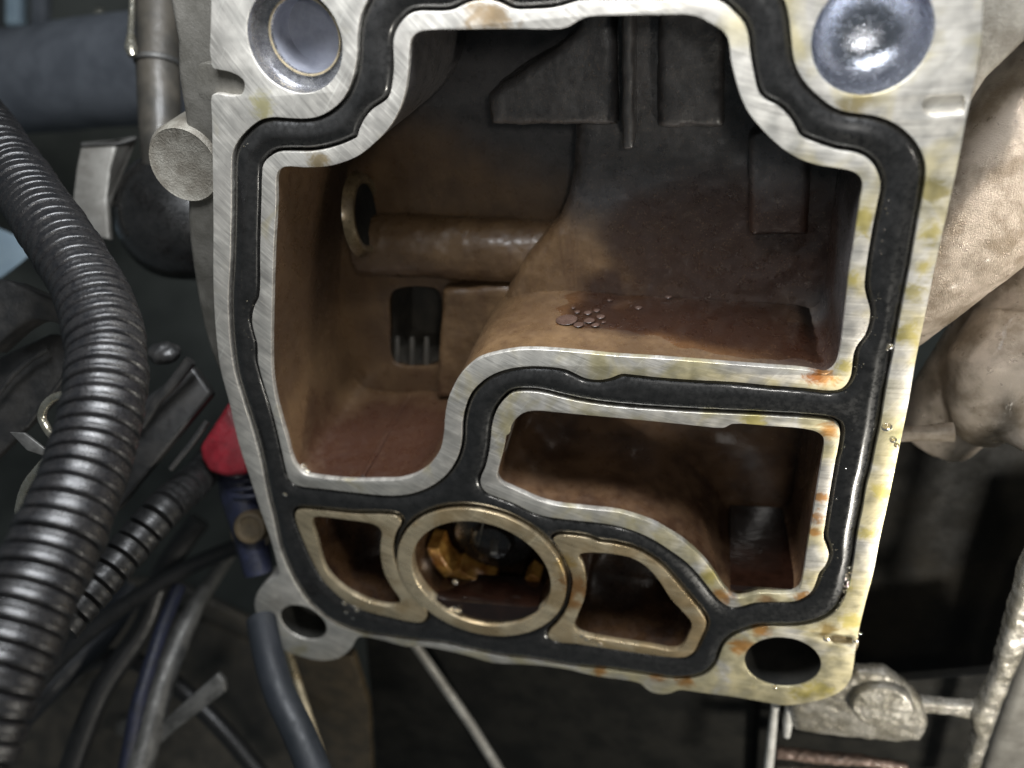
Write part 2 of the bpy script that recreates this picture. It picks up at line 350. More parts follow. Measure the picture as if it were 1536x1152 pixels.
m_bub = simple('oil_bubble', (.075, .045, .034), (.055, .033, .025), .5, .3, 0, .0, 1, coat=.15)
# ---------------------------------------------------------------- traced outlines of the flange face (photo pixels)
OUT = [(1480,-90),(1475,0),(1471,70),(1465,105),(1459,135),(1449,180),(1438,240),(1428,286),(1412,357),(1399,417),(1386,482),(1373,545),(1364,600),(1350,668),(1334,746),(1319,813),(1310,860),(1298,905),(1287,952),(1283,975),(1280,1000),(1276,1018),(1266,1033),(1246,1045),(1212,1054),(1178,1058),(1152,1054),(1100,1045),(1052,1039),(1018,1035),(1008,1039),(994,1041),(975,1037),(960,1025),(945,1021),(895,1014),(846,1003),(809,998),(778,996),(739,994),(700,983),(638,970),(612,970),(586,964),(560,957),(537,956),(527,972),(508,987),(482,991),(456,986),(430,977),(414,965),(396,944),(386,925),(382,905),(388,886),(404,872),(418,864),(415,843),(404,803),(391,767),(375,717),(358,665),(343,600),(331,555),(324,500),(320,430),(320,340),(319,250),(318,180),(318,143),(326,141),(345,144),(360,143),(366,135),(366,122),(358,114),(342,107),(326,104),(318,100),(317,0),(316,-90)]
GRV = [(551,0),(540,26),(536,52),(535,86),(529,117),(516,146),(498,164),(477,175),(456,178),(430,177),(409,176),(391,180),(373,193),(357,211),(349,229),(347,250),(347,300),(346,352),(345,391),(342,446),(343,482),(346,521),(352,560),(364,600),(378,644),(391,694),(401,746),(409,777),(417,816),(428,847),(441,873),(456,897),(472,915),(493,931),(521,944),(550,952),(586,957),(625,962),(664,966),(700,974),(752,985),(791,989),(817,993),(856,1000),(921,1006),(973,1014),(1012,1019),(1038,1018),(1060,1011),(1075,997),(1081,980),(1088,966),(1100,955),(1118,947),(1139,941),(1163,940),(1191,940),(1217,936),(1241,927),(1256,915),(1266,899),(1274,876),(1280,848),(1284,821),(1288,793),(1294,766),(1300,730),(1307,705),(1313,675),(1321,639),(1327,600),(1337,547),(1347,495),(1356,448),(1366,399),(1376,342),(1384,300),(1389,268),(1389,250),(1385,234),(1376,216),(1360,198),(1342,185),(1321,176),(1298,171),(1272,168),(1251,161),(1230,146),(1209,125),(1196,104),(1190,83),(1187,52),(1183,21),(1175,-5),(1155,-32),(1110,-52),(1040,-58),(700,-55),(610,-50),(570,-30)]
R1O = [(700,6),(678,16),(660,18),(620,19),(605,30),(594,47),(590,65),(591,91),(589,122),(583,146),(573,155),(558,165),(546,180),(539,195),(535,206),(521,214),(495,223),(467,228),(440,228),(417,229),(404,236),(395,247),(393,263),(392,300),(390,378),(390,430),(388,446),(381,461),(378,480),(381,498),(386,516),(387,542),(391,560),(403,600),(412,631),(422,673),(429,704),(434,719),(446,728),(482,733),(534,739),(573,743),(600,743),(626,738),(652,726),(672,709),(686,686),(692,662),(693,635),(698,610),(708,588),(720,575),(735,564),(757,555),(786,550),(817,550),(848,554),(862,560),(877,567),(898,570),(916,567),(932,561),(948,562),(986,566),(1038,570),(1100,573),(1152,578),(1204,582),(1246,586),(1262,583),(1272,573),(1277,560),(1280,534),(1285,519),(1297,503),(1304,482),(1305,464),(1300,446),(1297,430),(1299,404),(1307,352),(1317,300),(1320,286),(1320,271),(1313,252),(1300,238),(1282,230),(1256,226),(1225,216),(1202,206),(1194,193),(1186,179),(1168,161),(1147,150),(1138,139),(1131,112),(1125,78),(1122,52),(1115,34),(1100,18),(1085,5),(1064,-2),(1000,1),(934,2),(867,3),(851,8),(830,13),(804,15),(770,15),(757,9),(739,2),(716,2)]
R1I = [(700,44),(636,46),(623,51),(616,61),(614,78),(612,109),(607,141),(597,169),(581,195),(560,216),(540,232),(516,243),(487,250),(456,251),(428,250),(418,256),(414,267),(414,300),(410,378),(408,456),(407,508),(408,560),(414,600),(422,630),(430,658),(438,688),(446,703),(457,712),(482,717),(521,721),(573,721),(600,720),(626,712),(646,697),(661,673),(666,647),(668,621),(672,600),(680,580),(692,561),(704,549),(718,539),(739,532),(778,525),(817,525),(869,529),(921,534),(986,538),(1051,543),(1100,547),(1152,551),(1204,555),(1226,559),(1238,561),(1248,556),(1256,545),(1261,521),(1267,472),(1273,417),(1282,360),(1291,300),(1294,284),(1293,271),(1287,262),(1276,256),(1256,252),(1225,247),(1199,238),(1173,222),(1147,198),(1123,169),(1110,141),(1102,113),(1097,92),(1093,60),(1085,47),(1065,34),(1041,23),(986,22),(921,23),(882,25),(867,31),(854,39),(840,43),(778,43)]
R2O = [(757,600),(744,618),(738,639),(736,660),(733,681),(727,704),(721,718),(722,729),(729,738),(747,746),(773,756),(799,769),(820,775),(856,780),(903,785),(934,791),(960,800),(986,813),(1007,827),(1028,842),(1046,860),(1062,880),(1075,896),(1088,907),(1100,911),(1114,909),(1131,904),(1163,903),(1191,902),(1208,895),(1218,886),(1224,873),(1229,859),(1238,848),(1243,832),(1239,818),(1235,807),(1238,782),(1244,743),(1253,691),(1260,652),(1258,640),(1248,633),(1230,630),(1178,626),(1100,622),(1038,619),(960,614),(908,609),(869,603),(846,598),(812,590),(791,588),(770,590)]
R2I = [(804,616),(786,619),(773,629),(766,641),(764,650),(759,654),(757,665),(753,683),(747,704),(746,715),(752,725),(768,733),(786,741),(809,751),(835,758),(877,763),(929,769),(960,778),(981,786),(1002,798),(1023,811),(1041,826),(1057,842),(1073,863),(1085,881),(1097,893),(1106,897),(1116,896),(1139,890),(1173,891),(1191,889),(1200,882),(1204,868),(1212,816),(1222,756),(1231,701),(1236,665),(1234,655),(1225,648),(1204,643),(1152,639),(1098,636),(1090,640),(1083,642),(1038,638),(960,630),(882,623),(830,618)]
R3O = [(450,765),(482,767),(534,772),(581,773),(597,776),(601,785),(594,798),(589,821),(591,840),(599,860),(612,881),(628,900),(637,913),(640,925),(633,933),(612,932),(586,926),(560,920),(534,911),(508,894),(487,873),(471,846),(456,813),(448,793),(443,777),(444,768)]
R3I = [(480,775),(521,780),(555,785),(568,791),(573,800),(571,813),(571,834),(576,858),(587,880),(600,899),(598,907),(586,910),(560,905),(542,898),(524,889),(503,873),(487,852),(475,810),(468,784),(471,776)]
R4O = [(830,809),(838,804),(856,804),(882,808),(898,814),(921,817),(952,825),(973,836),(994,852),(1012,872),(1033,897),(1051,919),(1059,936),(1051,957),(1041,977),(1030,985),(1012,986),(960,980),(908,972),(867,966),(833,962),(822,954),(826,945),(840,931),(851,912),(857,889),(859,868),(853,850),(845,834),(837,821)]
R4I = [(870,831),(893,829),(926,832),(950,838),(972,852),(990,873),(1007,899),(1025,918),(1038,936),(1033,954),(1025,969),(1014,976),(973,970),(921,962),(888,956),(869,950),(861,940),(866,923),(876,899),(879,876),(877,858),(873,845),(868,836)]
cRing, rRo = circ([(597.6,826),(849.5,877),(697,761.5),(746,952)])
cRi, rRi = circ([(615,836),(825,872),(700,780),(738,935)]); cRi = cRing
cBR, rBR = circ([(1117.7,985),(1231,996),(1170,955.5),(1183,1030.5)])
cTL, rTL = circ([(370,47),(513.5,65),(461,140)])
cTR, rTR = circ([(1217,62),(1403,39),(1300,143)])
cBL = tuple(P(455, 934)[:2]); rBL = 8.0
oOUT, oGRV, o1O, o1I, o2O, o2I, o3O, o3I, o4O, o4I = [outl(x) for x in (OUT, GRV, R1O, R1I, R2O, R2I, R3O, R3I, R4O, R4I)]
def grow(o, d):
    N = len(o); s = 1 if area2(o) > 0 else -1; out = []
    for i in range(N):
        a, b = o[i-1], o[(i+1) % N]; t = Vector((b[0]-a[0], b[1]-a[1])); t.normalize(); out.append((o[i][0]+t.y*d*s, o[i][1]-t.x*d*s))
    return out
# ---------------------------------------------------------------- the housing
H = thing('oil_filter_housing', 'machined aluminium filter housing with open oil cavities and uncovered sealing face', 'engine housing', P(800, 600, -20))
SL1 = outl([(1394,145),(1420,143),(1440,142),(1447,146),(1447,166),(1441,171),(1420,172),(1398,174),(1386,168),(1383,157),(1387,149)], 0, 3)
SL2 = outl([(1244,957),(1252,953),(1268,955),(1278,957),(1279,965),(1274,968),(1262,968),(1250,965)], 0, 3)
c_bl_small = (cBL, min(rBL, min(math.hypot(p[0]-cBL[0], p[1]-cBL[1]) for p in oGRV)-.35))
part('sealing_face', plate(oOUT, [oGRV, SL1, SL2, ring_pts(cTL, rTL), ring_pts(cTR, rTR), ring_pts(cBR, rBR), ring_pts(*c_bl_small, 64)], -9, 0, .10), m_mach, H)
part('cavity_rim', plate(o1O, [o1I], -1.6, 0, .09), m_mach, H)
part('cavity_rim', plate(o2O, [o2I], -1.6, 0, .09), m_mach, H)
part('cavity_rim', plate(o3O, [o3I], -1.6, 0, .10), m_ring, H)
part('cavity_rim', plate(o4O, [o4I], -1.6, 0, .10), m_ring, H)
part('bore_ring', plate(ring_pts(cRing, rRo, 128), [ring_pts(cRing, rRi, 128)], -3, .6, .22, 3), m_ring, H)
part('groove_floor', plate([(p[0]*1.0, p[1]) for p in oGRV], [grow(o1I, .5), grow(o2I, .5), grow(o3I, .5), grow(o4I, .5), ring_pts(cRing, rRi+.3)], -7.2, -4.2, .1), m_cast_dark, H)
# slots milled into the face: floor of the left notch, two shallow pockets at the right
def slot(px, z0, m, name='milled_slot'):
    part(name, plate(outl(px, z0, 4), [], z0-2, z0, .1), m, H)
slot([(300,96),(330,100),(358,110),(370,118),(370,140),(345,148),(300,146)], -1.6, m_body)
slot([(1375,135),(1449,133),(1444,160),(1441,180),(1375,184)], -1.0, m_mach)
slot([(1236,945),(1284,947),(1284,976),(1236,974)], -2.2, m_ring)
# bolt holes
def hole(c, prof, m, name='bolt_hole'): return part(name, lathe((c[0], c[1], 0), (0, 0, -1), prof, 72), m, H)
h = hole(cTL, [(rTL+.05, .25), (rTL-.1, .8), (rTL-.25, 5.0), (rTL*.76, 5.2), (rTL*.72, 5.9)], m_bore)
part('deep_bore', lathe((cTL[0], cTL[1], 0), (0, 0, -1), [(rTL*.725, 5.7), (rTL*.72, 11), (rTL*.66, 12), (.01, 12.6)], 72), m_bore_dk, h)
part('bore_step', lathe((cTL[0], cTL[1], 0), (0, 0, -1), [(rTL*.77, 5.0), (rTL*.765, 4.7), (rTL*.735, 4.7), (rTL*.725, 5.0)], 72), m_ring, h)
hole(cTR, [(rTR+.05, .25), (rTR-.1, .7), (rTR-.2, 4), (rTR*.95, 6.5), (rTR*.88, 8.2), (rTR*.76, 9.8), (rTR*.6, 11), (rTR*.42, 11.8), (rTR*.22, 12.2), (.01, 12.3)], m_polish)
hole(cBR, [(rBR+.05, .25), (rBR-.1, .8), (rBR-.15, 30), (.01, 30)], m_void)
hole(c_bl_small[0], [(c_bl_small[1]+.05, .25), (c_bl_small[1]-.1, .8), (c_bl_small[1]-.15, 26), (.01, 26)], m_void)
# big cavity
DEP = -44
g1 = grow(o1I, .12)
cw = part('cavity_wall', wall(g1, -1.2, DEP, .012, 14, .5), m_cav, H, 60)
slotpx = [(587,440),(600,432),(650,432),(660,440),(662,500),(656,545),(640,550),(600,548),(588,540),(585,490)]
q = outl(slotpx, DEP, 4)
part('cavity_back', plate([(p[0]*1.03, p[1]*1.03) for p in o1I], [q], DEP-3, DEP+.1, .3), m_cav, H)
part('passage', wall(q, DEP-1, DEP-22, 0, 3).add([(p[0], p[1], DEP-22) for p in q], [tuple(range(len(q)))]), m_cast_dark, H)
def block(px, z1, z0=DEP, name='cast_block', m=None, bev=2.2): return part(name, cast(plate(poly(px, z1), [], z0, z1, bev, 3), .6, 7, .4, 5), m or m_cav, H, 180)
block([(735,189),(729,144),(748,128),(790,100),(832,76),(866,40),(880,-40),(922,-40),(926,191)], -27)
block([(932,226),(932,-30),(951,-30),(951,226)], -23, name='cast_rib', bev=1.2)
block([(985,194),(986,-30),(1088,-30),(1087,194)], -28)
block([(1125,357),(1124,205),(1160,180),(1300,180),(1300,240),(1216,245),(1214,357)], -26)
block([(662,436),(745,430),(790,430),(760,600),(652,600)], -37, name='cast_rib', bev=2.0, m=m_cavb)
block([(722,575),(738,500),(758,440),(784,392),(812,360),(836,336),(850,300),(858,240),(862,150),(866,-40),(1320,-40),(1320,560),(900,580),(800,590)], -31, name='inner_step', bev=4.5)
part('oil_gallery', cast(sweep([P(540,366,-43.5), P(612,366,-43.5), P(700,371,-43.5), P(880,380,-43.5)], [9.2, 9.2, 9.2, 9.2], 40), .6, 6, .45, 6), m_cavb, H, 180)
# cross hole through the left wall, with its machined lip
lc = P(548,322,-36); wx = lc.x
part('cross_hole', lathe((wx-1.0, lc.y, -36), (1, 0, 0), [(11.6, -.5), (10.8, 1.2), (10.0, 2.0), (8.9, 2.0), (8.3, 1.5), (8.3, .3)], 48), m_brass, H)
part('hole_shade', lathe((wx-1.0, lc.y, -36), (1, 0, 0), [(8.35, .9), (6.5, .8), (5.8, .4), (.01, .4)], 48), m_void, H)  # dark disc stands in for the shaded inside of the hole
for i, px in enumerate((596, 618, 640)):
    part('passage_pin', sweep([P(px, 548, DEP-2), P(px, 535, DEP-2), P(px, 505, DEP-5)], [1.1, 1.2, .9], 12), m_cast_dark, H)
part('floor_rib', sweep([(P(541,720).x, P(541,720).y-.1, z) for z in (-1.6, -12, -26, -42)], [.6, .8, .8, .8], 12), m_cavb, H)
# mid-right cavity and the two lower pockets
def pocket(o, dep, m=m_cav, dr=.02):
    g = grow(o, .12); N = len(g); cx = sum(p[0] for p in g)/N; cy = sum(p[1] for p in g)/N
    part('cavity_wall', wall(g, -1.2, dep, dr, 10, .4), m, H, 60)
    part('cavity_back', plate([(cx+(p[0]-cx)*1.02, cy+(p[1]-cy)*1.02) for p in g], [], dep-2, dep+.1, .2), m, H)
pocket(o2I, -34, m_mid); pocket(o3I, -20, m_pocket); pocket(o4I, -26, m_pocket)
part('bore_wall', lathe((cRing[0], cRing[1], 0), (0, 0, -1), [(rRi+.05, 1), (rRi+.1, 8), (rRi-.6, 9), (rRi-.6, 30), (rRi*.5, 31), (.01, 31)], 72), m_pocket, H)
# ears, ribs and lower webs of the same casting
body_px = [(262,-90),(264,60),(266,118),(276,180),(282,260),(280,330),(292,430),(312,520),(345,600),(372,690),(405,780),(425,850),(520,930),(800,960),(1100,1000),(1240,1000),(1290,800),(1380,300),(1440,-90)]
part('casting_body', plate(outl(body_px, -9.3), [grow(o1I, 1.5), grow(o2I, 1.5), grow(o3I, 1.2), grow(o4I, 1.2), ring_pts(cRing, rRi+.4), ring_pts(cTL, rTL), ring_pts(cTR, rTR+.3), ring_pts(cBR, rBR), ring_pts(*c_bl_small)], -20, -9.3, 1.5, 4), m_body, H)
bc = P(268, 252, -6); 
bs = lathe((bc.x, bc.y, -6), (0, 0, 1), [(10.2, -14), (9.6, -3.5), (9.0, -2.4), (8.7, -2.0), (8.4, -2.15), (.01, -2.2)], 56)
part('cast_boss', bs, m_boss, H)
bd = circ([(222,246),(318,262),(262,196),(278,310)], -6)
def web(pts, r, name='web_rib', m=m_cast_grey): part(name, sweep(pts, r, 14), m, H)
web([P(430,968,-10), P(455,1050,2), P(478,1120,10), P(500,1200,16)], [1.3, 1.4, 1.5, 1.5], m=m_ring)
web([P(618,960,-10), P(660,1020,-8), P(705,1085,-6), P(770,1190,-4)], [1.7, 1.8, 1.8, 1.9], m=m_cast_grey)
pw = poly([(436,975),(528,985),(552,1060),(560,1220),(505,1220)], -16)
part('web_panel', plate(pw, [], -20, -16, .6), m_brown, H)
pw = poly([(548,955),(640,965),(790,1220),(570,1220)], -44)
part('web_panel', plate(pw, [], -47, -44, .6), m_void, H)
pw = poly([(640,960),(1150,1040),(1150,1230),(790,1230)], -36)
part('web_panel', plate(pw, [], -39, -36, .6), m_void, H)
# ---------------------------------------------------------------- the rubber gasket lying in the groove
def seg_dist(pts, loops):
    best = np.full(len(pts), 1e9)
    for o in loops:
        A = np.array(o); B = np.roll(A, -1, 0); D = B-A; L = (D**2).sum(1)+1e-12
        for s in range(0, len(pts), 4000):
            q = pts[s:s+4000][:, None, :]-A[None]
            t = np.clip((q*D[None]).sum(2)/L, 0, 1); d = ((q-t[..., None]*D[None])**2).sum(2).min(1)
            best[s:s+4000] = np.minimum(best[s:s+4000], d)
    return np.sqrt(best)
def inside(pts, o):
    A = np.array(o); B = np.roll(A, -1, 0); r = np.zeros(len(pts), bool)
    for a, b in zip(A, B):
        if a[1] == b[1]: continue
        c = ((a[1] > pts[:, 1]) != (b[1] > pts[:, 1])) & (pts[:, 0] < (b[0]-a[0])*(pts[:, 1]-a[1])/(b[1]-a[1])+a[0]); r ^= c
    return r
def gasket():
    st = .34; G = np.array(oGRV); x0, y0 = G.min(0)-1; x1, y1 = G.max(0)+1
    nx = int((x1-x0)/st)+1; ny = int((y1-y0)/st)+1
    X, Y = np.meshgrid(x0+st*np.arange(nx), y0+st*np.arange(ny)); pts = np.stack([X.ravel(), Y.ravel()], 1)
    ringo = ring_pts(cRing, rRo, 96)
    ins = inside(pts, oGRV)
    for o in (o1O, o2O, o3O, o4O, ringo): ins &= ~inside(pts, o)
    d = np.full(len(pts), -9.0); I = np.where(ins)[0]
    dg = seg_dist(pts[I], [oGRV]); dr = seg_dist(pts[I], [o1O, o2O, o3O, o4O, ringo]); dd = np.minimum(dg, dr); d[I] = dd
    h = np.full(len(pts), -3.2)
    t = np.clip(dd/3.3, 0, 1); hh = -2.2+2.7*np.sqrt(1-(1-t)**2)
    hh += .22*np.exp(-((dg-3.4)/.7)**2)+.15*np.exp(-((dg-1.0)/.3)**2)                                       # raised bead following the outer edge
    hh -= .25*np.exp(-((dr-1.9)/.5)**2)
    hh = np.where(dd < .22, -2.6+dd*1.2, hh)
    h[I] = hh
    # keep one ring of cells past the edge, buried in the groove walls
    keep = ins.reshape(ny, nx).copy(); K = keep.copy()
    K[1:] |= keep[:-1]; K[:-1] |= keep[1:]; K[:, 1:] |= keep[:, :-1]; K[:, :-1] |= keep[:, 1:]
    idx = -np.ones((ny, nx), int); idx[K] = np.arange(K.sum()); hg = h.reshape(ny, nx)
    for _ in range(8):
        hs = hg.copy(); hs[1:-1, 1:-1] = (hg[1:-1, 1:-1]*4+hg[:-2, 1:-1]+hg[2:, 1:-1]+hg[1:-1, :-2]+hg[1:-1, 2:])/8; hg = hs
    V = [(X[j, i], Y[j, i], hg[j, i]) for j, i in zip(*np.where(K))]
    q = (idx[:-1, :-1] >= 0) & (idx[1:, :-1] >= 0) & (idx[:-1, 1:] >= 0) & (idx[1:, 1:] >= 0)
    Fc = [(idx[j, i], idx[j, i+1], idx[j+1, i+1], idx[j+1, i]) for j, i in zip(*np.where(q))]
    return MB().add(V, [tuple(int(k) for k in f) for f in Fc])
solo('rubber_gasket', gasket(), m_rub, 'black moulded rubber gasket winding through the groove of the aluminium sealing face', 'gasket', ang=180)
# ---------------------------------------------------------------- oil and the valve in the bore
V = thing('bypass_valve', 'golden plastic valve collar standing in dark oil inside the round bore', 'valve', (cRing[0], cRing[1], -14))
def arc(a0, a1, r0, r1, z0, z1):
    prof = [(r0, -z0), (r1, -z0), (r1, -z1), (r0, -z1), (r0, -z0)]
    mb = lathe((cRing[0], cRing[1], 0), (0, 0, -1), prof, 40, a0=math.radians(a0), a1=math.radians(a1)); S = 41
    mb.f += [(0, S, 2*S, 3*S), (S-1, 4*S-1, 3*S-1, 2*S-1)]
    return mb

part('collar_segment', cast(arc(2, 52, rRi*.66, rRi*.93, -9.5, -17), .3, 4, .08, 2.5), m_gold, V, 180)
part('collar_segment', cast(arc(52, 92, rRi*.74, rRi*.93, -8.5, -17), .3, 4, .08, 2.5), m_gold, V, 180)
part('collar_segment', cast(arc(-52, -40, rRi*.72, rRi*.90, -10.5, -17), .3, 4, .08, 2.5), m_gold, V, 180)
part('valve_hub', lathe((cRing[0], cRing[1], 0), (0, 0, -1), [(.01, 11.5), (rRi*.22, 11.5), (rRi*.30, 12.5), (rRi*.34, 15), (rRi*.58, 15.5), (rRi*.62, 17), (rRi*.62, 29)], 48), m_oilblk, V)
part('valve_stem', sweep([P(741, 830, -8), P(741, 800, -14), P(741, 780, -22)], [1.1, 1.1, 1.1], 12), m_steel, V)
def bore_oil():
    y = cRing[1]-rRi*.60; hw = math.sqrt((rRi*.97)**2-(rRi*.60)**2); mb = MB(); N = 14; K = 10; vv = []; ff = []
    for k in range(K+1):
        z = -1.0-11*k/K
        for i in range(N+1):
            x = cRing[0]-hw+2*hw*i/N; e = abs(i/N-.5)*2; ez_ = max(0, 1-k/K*4)
            vv.append((x, y+.8*e**6-.7*ez_**2-.0, z))
    for k in range(K):
        for i in range(N): a = k*(N+1)+i; ff.append((a, a+1, a+N+2, a+N+1))
    # meniscus skirt down the front
    b = len(vv)
    for i in range(N+1):
        x = cRing[0]-hw+2*hw*i/N; vv.append((x, cRing[1]-math.sqrt(max(0, (rRi*.985)**2-(x-cRing[0])**2)), -.6))
    for i in range(N): ff.append((i, i+1, b+i+1, b+i))
    return mb.add(vv, ff)
solo('bore_oil', bore_oil(), m_oil, 'dark oil pooled in the bottom of the round bore below the golden collar', 'oil pool', ang=60)
def corner_oil():
    o = o2I; xa, xb = P(1104, 893).x, P(1203, 890).x; vv = []; ff = []; NX, NZ = 24, 20
    yb = P(1150, 890).y
    for k in range(NZ+1):
        for i in range(NX+1):
            vv.append((xa-6*(k/NZ)*0+(xb-xa)*i/NX+(1.0 if i == NX else -1.5 if i == 0 else 0), yb+1.3-.5*max(0, 1-k/4)**2, -1.3-32*k/NZ))
    for k in range(NZ):
        for i in range(NX): a = k*(NX+1)+i; ff.append((a, a+1, a+NX+2, a+NX+1))
    b = len(vv)
    for i in range(NX+1): vv.append((vv[i][0], yb-1.2, -1.25))
    for i in range(NX): ff.append((i, i+1, b+i+1, b+i))
    return MB().add(vv, ff)
solo('corner_oil', corner_oil(), m_oil, 'black oil pooled in the right corner of the middle right cavity', 'oil pool', ang=60)
# oil pooled on the floor of the big cavity: the film follows the traced floor edge, raised a hair
def floor_y(x, o):                                               # height of the cavity floor (upward-facing wall) at x
    best = None; N = len(o)
    for i in range(N):
        a, b = o[i-1], o[i]
        if (a[0]-x)*(b[0]-x) <= 0 and abs(a[0]-b[0]) > 1e-6:
            y = a[1]+(b[1]-a[1])*(x-a[0])/(b[0]-a[0])
            if best is None or abs(y-P(900, 530).y) < abs(best-P(900, 530).y): best = y
    return best
def puddle():
    xa, xb = P(800, 520).x, P(1246, 555).x; NX, NZ = 90, 40; vv = []; ff = []; mask = {}
    for k in range(NZ+1):
        for i in range(NX+1):
            x = xa+(xb-xa)*i/NX; z = -3.0-39*k/NZ
            edge = 7.5+4.5*math.sin(i/NX*5.5+.5)+3*noise.noise((i*.12, 3, 0)); ed = -z-edge
            sx = (x-xa)*.9-1.5+3.0*noise.noise((k*.25, 7, 0))-max(0, (-z-24)*.25); sr = (xb-x)*.9-1+1.5*noise.noise((k*.2, 1, 0))
            ed = min(ed, sx, sr); lift = min(1, max(-.4, ed/3.0))
            vv.append((x, floor_y(x, o1I)+.05+.5*lift-.2, z))
            mask[(i, k)] = ed > -1
    for k in range(NZ):
        for i in range(NX):
            a = k*(NX+1)+i
            if mask[(i, k)] and mask[(i+1, k)]: ff.append((a, a+1, a+NX+2, a+NX+1))
    return MB().add(vv, ff)
solo('oil_puddle', puddle(), m_film, 'reddish brown oil puddle lying on the floor of the large cavity', 'oil puddle', ang=180)
bub = thing('bubble_cluster', 'cluster of pale oil bubbles on the puddle in the large cavity', 'bubbles', P(870, 480, -14))
for (px, py, r) in [(850, 481, 3.0), (868, 488, 1.4), (884, 482, 1.5), (882, 470, 1.1), (895, 467, .9), (901, 476, 1.2), (893, 489, 1.1), (866, 469, .8), (860, 463, .6), (848, 431, .9), (958, 463, 1.0), (1003, 447, 1.0), (914, 452, .6), (905, 485, .5)]:
    z = -10-(520-py)*.20; p = P(px, py, z); x = p.x; y = floor_y(x, o1I)+.15
    # slide along depth until it sits under the traced pixel
    best = min((-z2*.25 for z2 in range(8, 170)), key=lambda zz: abs(P(px, py, zz).y-(y)))
    p = P(px, py, best); part('bubble', ball((p.x, floor_y(p.x, o1I)+.45, p.z), (r*.9, min(.22, r*.2), r*.9), 20, 10), m_bub if 'm_bub' in globals() else m_oil2, bub, 180)
# drops clinging to rims, gasket and hole edges
def drops():
    mb = MB()
    def d(px, py, r, z=0.0, f=.6): p = P(px, py, z); ball((p.x, p.y, p.z), (r, r, r*f), 12, 8, mb)
    for px, py, r, z in [(456, 699, .9, -2), (462, 706, .6, -1), (440, 938, .9, -6), (447, 944, .8, -4), (683, 873, .9, -3), (680, 914, 1.0, -.5), (688, 916, .9, 0), (1108, 880, 1.1, -3), (1116, 877, .7, -3), (873, 953, .8, -.3), (880, 958, .7, .1), (900, 966, .8, .1), (1162, 1030, .7, 0), (1335, 520, .7, 0), (1330, 524, .35, 0), (1337, 410, .5, .1), (428, 741, .9, .2), (516, 905, .8, 0), (520, 917, 1, 0), (530, 926, .9, 0), (535, 915, .8, 0), (1240, 958, 1.0, 0), (1283, 960, .9, -.4), (1290, 950, .5, 0), (1330, 640, 1.3, -.3), (1340, 660, .8, 0), (1345, 668, .6, 0)]: d(px, py, r, z)
    for i in range(55):
        t = random.random(); py = 600+300*t; px = 1312-52*t-random.choice((4, 8, 22, 30))*random.uniform(.6, 1.2); d(px, py, random.uniform(.10, .22), .25)
    for i in range(60):
        t = random.random(); px = 1275-12*t*t-20*max(0, t-.7); py = 850+70*t; d(px+random.uniform(-7, 3), py, random.uniform(.15, .4), -.3)
    for i in range(60):
        t = random.random(); py = 300+300*t; d(1365-60*t-random.uniform(0, 40), py, random.uniform(.06, .13), .3)
    for i in range(40): d(random.uniform(360, 380), random.uniform(200, 600), random.uniform(.05, .15), .3)
    return mb
o = solo('oil_droplets', drops(), m_drop, 'tiny glinting oil droplets scattered over the gasket and rims', 'oil drops', ang=180); o['kind'] = 'stuff'
# ---------------------------------------------------------------- left of the housing
def hose_pts(pp, k=24): return spl([CD(*p) for p in pp], k, False)
def resample(pts, step):
    L = [0]
    for a, b in zip(pts, pts[1:]): L.append(L[-1]+(b-a).length)
    N = int(L[-1]/step); out = []; j = 0
    for i in range(N+1):
        s = L[-1]*i/N
        while j < len(L)-2 and L[j+1] < s: j += 1
        out.append(pts[j].lerp(pts[j+1], (s-L[j])/max(1e-9, L[j+1]-L[j])))
    return out, L[-1]
def ribbed(pp, R, pitch, depth, sub=10, seg=48):
    pts, L = resample(hose_pts(pp), pitch/sub); r = []
    for i in range(len(pts)):
        t = (i % sub)/sub
        r.append(R-depth*(1-min(1, (1-abs(2*t-1))*3.6)**.5) + .12*math.sin(min(1, (1-abs(2*t-1))*1.2)*math.pi))
    jit = [random.uniform(-.24, .14) for _ in range(len(pts)//sub+2)]
    r = [q+jit[i//sub] for i, q in enumerate(r)]
    V_ = sweep(pts, r, seg)
    V_.v = [tuple(Vector(p)+Vector((noise.noise(Vector(p)*.12), noise.noise(Vector(p)*.12+Vector((9, 0, 0))), 0))*.35) for p in V_.v]
    return V_
solo('corrugated_hose', ribbed([(-75,120,240),(-26,186,226),(17,250,212),(61,317,198),(107,386,186),(143,455,178),(160,530,170),(154,612,162),(132,695,155),(100,778,148),(63,862,142),(22,950,136),(-16,1035,131),(-54,1130,127),(-90,1220,123)], 7.6, 3.2, 1.3),
     m_hose, 'thick black corrugated plastic hose curving down the left side in front of everything', 'hose', ang=50)
solo('thin_corrugated_hose', ribbed([(350,640,275),(306,706,258),(248,762,240),(200,815,232),(150,872,224),(90,940,215)], 5.4, 4.6, 1.5, 8, 32), m_hose2, 'thinner black corrugated hose running diagonally behind the thick one', 'hose', ang=50)
Tr = thing('plastic_cable_tray', 'black flat plastic cable tray between the thick hose and the housing', 'cable tray', CD(230, 640, 245))
